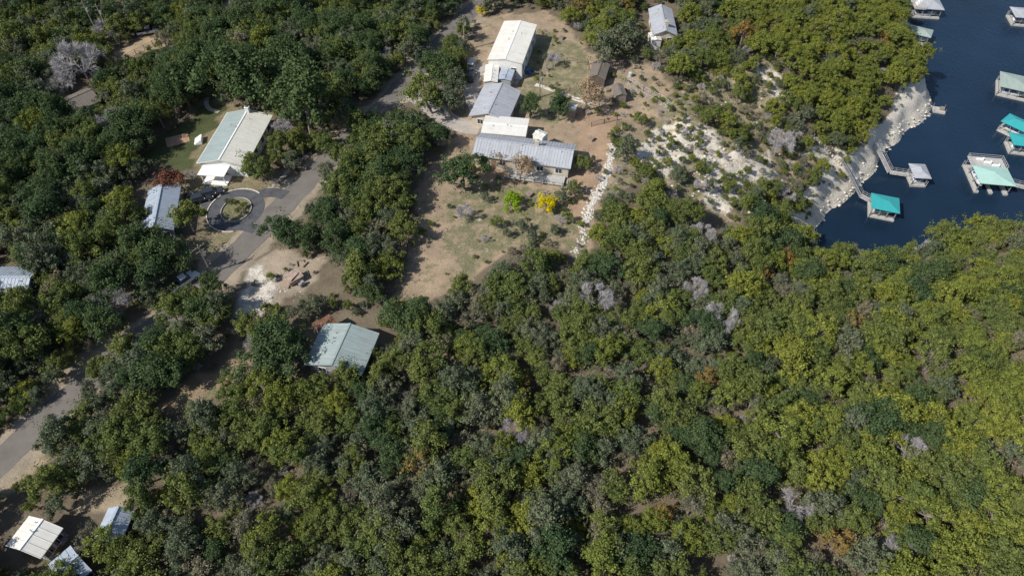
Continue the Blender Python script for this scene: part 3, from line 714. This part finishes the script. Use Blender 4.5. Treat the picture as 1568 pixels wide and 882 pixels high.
SP['tan']=[addp(oak("tan_oak",61,R=2.6,h=5.4,leaf='leaf_tan',nc=26,n=1900,smin=.07,smax=.15))]
SP['red']=[addp(oak("red_oak",62,R=2.6,h=4.6,leaf='leaf_red',nc=22,n=3200,smin=.1,smax=.18,cr=(.5,.9)))]
SP['yellow']=[addp(oak("yellow_shrub",63,R=2.4,h=4.2,leaf='leaf_yellow',nc=16,n=2600,bottom=.15,cr=(.5,.9)))]
SP['lime']=[addp(oak("lime_shrub",64,R=2.4,h=3.8,leaf='leaf_lime',nc=16,n=2600,bottom=.15,cr=(.5,.9)))]
SP['dry']=[addp(oak("dry_oak",65,R=2.6,h=5.4,leaf='leaf_dry',nc=26,n=2600,smin=.06,smax=.13)),addp(oak("dry_oak",66,R=2.4,h=5.0,leaf='leaf_dry',nc=22,n=2000,smin=.06,smax=.13))]
RAD=3.0
heroes=[]
def hero(name,sp,u,v,dpx,hs_=1.0,clr=.85):
    gx,gy=G(u,v); zb=tz(gx,gy)
    t=dist_at(u,v,zb+3); D=dpx/F*t; sc=D/(2*RAD)
    x,y=GZ(u,v,zb+3.8*sc); zb=tz(x,y); x,y=GZ(u,v,zb+3.8*sc*hs_)
    o=bpy.data.objects.new(name,prot[random.choice(SP[sp])]); o.location=(x,y,tz(x,y)); o.scale=(sc,sc,sc*hs_); o.rotation_euler=(0,0,random.uniform(0,6.28)); link(o)
    heroes.append((x,y,D/2*.8*clr)); return o
for a in [(708,258,64),(433,356,58),(478,362,50),(365,118,100),(460,150,105),(440,92,75),(857,165,38),(812,163,36),(395,130,70)]: hero("live_oak_tree",'dark',*a)
for a in [(640,205,60),(660,135,70),(285,328,60),(400,248,56),(428,215,45),(880,285,28),(896,244,32),(258,470,58),(236,548,60),(140,560,46),(285,540,58),(105,655,50),(335,478,40),(545,190,50),(500,220,46),(560,240,60),(520,285,60),(760,338,24),(870,332,22),(985,178,26),(122,640,56),(135,690,60),(60,740,46),(190,690,60),(50,432,34),(350,585,34),(360,640,60),(300,660,56)]: hero("oak_tree",'olive',*a)
for a in [(965,222,50),(862,296,30),(700,120,48),(690,150,55),(930,62,60),(960,50,60),(270,505,50),(150,615,54),(800,345,30),(818,358,26),(775,352,22),(850,350,24),(745,300,20),(765,272,20),(90,770,50),(205,600,52),(5,450,36)]: hero("juniper_tree",'juniper',*a)
hero("autumn_oak_tree",'tan',795,250,56); hero("autumn_oak_tree",'tan',897,136,62); hero("autumn_oak_tree",'tan',770,240,34)
hero("yellow_shrub",'yellow',836,306,46); hero("lime_green_shrub",'lime',786,294,46); hero("yellow_shrub",'yellow',738,12,24)
hero("red_leaf_tree",'red',262,268,54)
for a in [(1140,48,45),(1085,580,48),(1205,402,46),(465,695,40),(1170,420,36),(1305,488,45)]: hero("autumn_oak_tree",'orange',*a)
for a in [(115,85,78),(75,125,42),(170,178,64),(165,455,58),(915,448,60),(1105,482,62),(1395,685,54),(1220,772,62),(1380,842,56),(395,520,48),(1080,355,38),(1195,212,48),(712,320,34),(788,655,50),(1010,872,48),(590,80,34),(850,86,28),(430,190,38)]: hero("bare_tree",'bare',*a,1.12,1.05)
# forest scatter
st=3.1
gx=np.arange(-205,200,st); gy=np.arange(-10,270,st)
A_,B_=np.meshgrid(gx,gy); A_=A_+((np.arange(len(gy))%2)*st/2)[:,None]
px_=A_.ravel()+RNG.uniform(-1.4,1.4,A_.size); py_=B_.ravel()+RNG.uniform(-1.4,1.4,A_.size)
dS=shored(px_,py_); keep=(dS>4.9)
px_,py_,dS=px_[keep],py_[keep],dS[keep]; pz=TZ(px_,py_)
hillp=[GZ(u,v,-10) for u,v in [(1100,-40),(1370,-60),(1400,0),(1420,100),(1440,190),(1330,215),(1235,215),(1180,160),(1110,90)]]
hill=inpoly(px_,py_,hillp); scr=inpoly(px_,py_,scrub); bal=inpoly(px_,py_,bald)|inpoly(px_,py_,bald2)|inpoly(px_,py_,bald3)|inpoly(px_,py_,bald4)
n1=vnoise(px_,py_,22,41); n2=vnoise(px_,py_,11,42); n3=vnoise(px_,py_,30,43)
rdd=segdist(px_,py_,ROAD)
N=len(px_); sc=np.zeros(N); ix=np.zeros(N,int); ok=np.ones(N,bool)
left=(px_<-15+(py_-60)*.1)&(py_>55)
for i in range(N):
    r=RNG.random(); s=RNG.uniform(.62,1.12)
    if scr[i]:
        sp='juniper' if r<.22 else 'olive' if r<.5 else 'bright' if r<.82 else 'dry' if r<.94 else 'bare'
        s=RNG.uniform(.3,.8) if not bal[i] else RNG.uniform(.2,.45); ok[i]=RNG.random()<(.22 if bal[i] else .72)
    elif hill[i]:
        sp='bright' if r<.80+.15*(n1[i]-.5) else 'olive' if r<.9 else 'juniper' if r<.96 else 'dry' if r<.985 else 'orange'; s=RNG.uniform(.58,.92)
    elif left[i]:
        b0=n1[i]; sp='dark' if r<.2+.5*(b0-.3) else 'juniper' if r<.58 else 'olive' if r<.90 else 'bare' if r<.906 else 'dry' if r<.95 else 'tan' if r<.955 else 'bright'
        s*=1.1+.35*max(0,n2[i]-.4)
    else:
        br_=.12+.30*np.clip((px_[i]-10)/80,0,1)+.3*(n3[i]-.5)
        sp='bright' if r<br_ else 'olive' if r<br_+.36 else 'juniper' if r<.83 else 'dark' if r<.90 else 'bare' if r<.905 else 'orange' if r<.913 else 'dry'
        s*=1.0+.2*(n2[i]-.5)
        if sp=='dry': s*=.85
    if sp=='dark': s*=1.05
    if rdd[i]<7 : s*=.8
    sc[i]=s; ix[i]=RNG.choice(SP[sp])
hgt=6.0*sc; R_=2.6*sc
ns=~scr
bad=clearmask(px_,py_)|(rdd<2.9)
for f_,ox in((.75,0),(.5,.8),(.5,-.8)):
    zt=pz+hgt*f_; k=(H-pz)/(H-zt)
    qx=(px_+ox*R_)*k; qy=py_*k
    bad|=clearmask(qx,qy)|(ns&inpoly(qx,qy,scrub))
for ax,ay in((.5,0),(-.5,0),(0,.5),(0,-.5)):
    bad|=clearmask(px_+ax*R_,py_+ay*R_)
for hx,hy,hr in heroes: bad|=np.hypot(px_-hx,py_-hy)<hr*.85
ok&=~bad
# small shrubs in clearings and scrub
M2=2600
sx=RNG.uniform(-75,95,M2*3); sy=RNG.uniform(60,160,M2*3)
msk=(inpoly(sx,sy,scrub)&(RNG.random(len(sx))<.75))|(inpoly(sx,sy,yard)&(RNG.random(len(sx))<.22*(vnoise(sx,sy,9,77)>.5)+.04))|(inpoly(sx,sy,dirt_z)&(RNG.random(len(sx))<.25))|(inpoly(sx,sy,scrap_z)&(RNG.random(len(sx))<.15))|(inpoly(sx,sy,drive_z)&(RNG.random(len(sx))<.08))|(np.hypot((sx-cx0)/2.4,(sy-cy0)/2.9)<1)
msk&=(shored(sx,sy)>2)
foot=GP([(715,110),(735,30),(825,35),(820,110),(800,180),(885,215),(885,275),(870,290),(722,250),(715,200),(700,190)])
msk&=~inpoly(sx,sy,foot)&~inpoly(sx,sy,h1_z)&(segdist(sx,sy,circ,True)>1.5)&(segdist(sx,sy,ROAD)>3.2)
sx,sy=sx[msk],sy[msk]
# understory in the forest
ux=RNG.uniform(-115,125,4800); uy=RNG.uniform(18,185,4800)
um=~clearmask(ux,uy,[scrub])&(segdist(ux,uy,ROAD)>3.3)&(shored(ux,uy)>4); ux,uy=ux[um],uy[um]
L2=smooth_line(SH[4:24],1.0); kk=RNG.integers(0,len(L2)-1,700)
ex=np.array([L2[k][0] for k in kk])+RNG.normal(size=700)*4.5; ey=np.array([L2[k][1] for k in kk])+RNG.normal(size=700)*4.5
de=shored(ex,ey); kp=(de>4.8)&(de<12)&~clearmask(ex,ey)&~inpoly(ex,ey,bald2); ex,ey=ex[kp],ey[kp]
def finish(x,y,s,i):
    return np.stack([x,y,TZ(x,y)-.15*s,s,i],1)
rows=[finish(px_[ok],py_[ok],sc[ok],ix[ok].astype(float))]
choice=np.array(SP['juniper']+SP['olive']+SP['bright']*2+SP['dry']+SP['bare'])
und=np.array(SP['juniper']*2+SP['olive']+SP['dry']*3+SP['bare'])
shr=np.concatenate([finish(sx,sy,RNG.uniform(.06,.24,len(sx))*(.8+RNG.random(len(sx))),RNG.choice(choice,len(sx)).astype(float)),finish(ux,uy,RNG.uniform(.2,.5,len(ux)),RNG.choice(und,len(ux)).astype(float))])
rows.append(finish(ex,ey,RNG.uniform(.3,.6,len(ex)),RNG.choice(choice,len(ex)).astype(float)))
W_=np.concatenate(rows)
def scatter(name,data,protos):
    coll=bpy.data.collections.new(name+"_prototypes")
    for k,me_ in enumerate(protos):
        o=bpy.data.objects.new("%s_%02d"%(name,k),me_); coll.objects.link(o)
    me_=bpy.data.meshes.new(name); n=len(data); me_.vertices.add(n); me_.vertices.foreach_set("co",data[:,:3].ravel())
    a=me_.attributes.new("sc",'FLOAT_VECTOR','POINT'); s=np.repeat(data[:,3:4],3,1); s[:,2]*=RNG.uniform(.78,1.22,n); a.data.foreach_set("vector",s.ravel())
    a=me_.attributes.new("rt",'FLOAT_VECTOR','POINT'); r=np.zeros((n,3)); r[:,2]=RNG.uniform(0,6.28,n); r[:,:2]=RNG.normal(size=(n,2))*.07; a.data.foreach_set("vector",r.ravel())
    a=me_.attributes.new("ix",'INT','POINT'); a.data.foreach_set("value",data[:,4].astype(np.int32))
    me_.update(); o=link(bpy.data.objects.new(name,me_))
    ng=bpy.data.node_groups.new(name,"GeometryNodeTree")
    ng.interface.new_socket(name="Geometry",in_out='INPUT',socket_type='NodeSocketGeometry'); ng.interface.new_socket(name="Geometry",in_out='OUTPUT',socket_type='NodeSocketGeometry')
    nn=ng.nodes; gi=nn.new("NodeGroupInput"); go=nn.new("NodeGroupOutput"); ci=nn.new("GeometryNodeCollectionInfo"); ip=nn.new("GeometryNodeInstanceOnPoints")
    ci.inputs["Collection"].default_value=coll; ci.inputs["Separate Children"].default_value=True; ci.inputs["Reset Children"].default_value=True
    def na(nm,dt):
        q=nn.new("GeometryNodeInputNamedAttribute"); q.data_type=dt; q.inputs["Name"].default_value=nm
        return [x_ for x_ in q.outputs if x_.name=="Attribute" and x_.enabled][0]
    ng.links.new(gi.outputs[0],ip.inputs["Points"]); ng.links.new(ci.outputs[0],ip.inputs["Instance"]); ip.inputs["Pick Instance"].default_value=True
    ng.links.new(na("ix",'INT'),ip.inputs["Instance Index"]); ng.links.new(na("rt",'FLOAT_VECTOR'),ip.inputs["Rotation"]); ng.links.new(na("sc",'FLOAT_VECTOR'),ip.inputs["Scale"])
    ng.links.new(ip.outputs[0],go.inputs[0])
    md=o.modifiers.new("scatter",'NODES'); md.node_group=ng
    return o
scatter("woodland_trees",W_,prot)
scatter("scrub_bushes",shr,prot)
# ---------------------------------------------------------------- light, sky, camera
w=bpy.data.worlds.new("World"); scn.world=w; w.use_nodes=True; nt=w.node_tree
sky=nt.nodes.new("ShaderNodeTexSky"); sky.sky_type='NISHITA'; sky.sun_disc=False; sky.sun_elevation=math.radians(44); sky.sun_rotation=math.radians(243)
nt.links.new(sky.outputs[0],nt.nodes["Background"].inputs[0]); nt.nodes["Background"].inputs[1].default_value=.105
sl=bpy.data.lights.new("sun",'SUN'); sl.energy=5.0; sl.angle=math.radians(.5); sl.color=(1,.955,.88)
so=bpy.data.objects.new("sun",sl); so.rotation_euler=(math.radians(46),0,math.radians(-63)); so.location=(-60,0,120); link(so)
cam=bpy.data.cameras.new("camera"); cam.sensor_width=36; cam.lens=36*F/1568; cam.clip_end=8000; cam.clip_start=.5
co_=bpy.data.objects.new("camera",cam); co_.location=(0,0,H); co_.rotation_euler=(math.pi/2-PITCH,0,0); link(co_); scn.camera=co_
scn.view_settings.view_transform='Standard'; scn.view_settings.look='None'; scn.view_settings.exposure=0
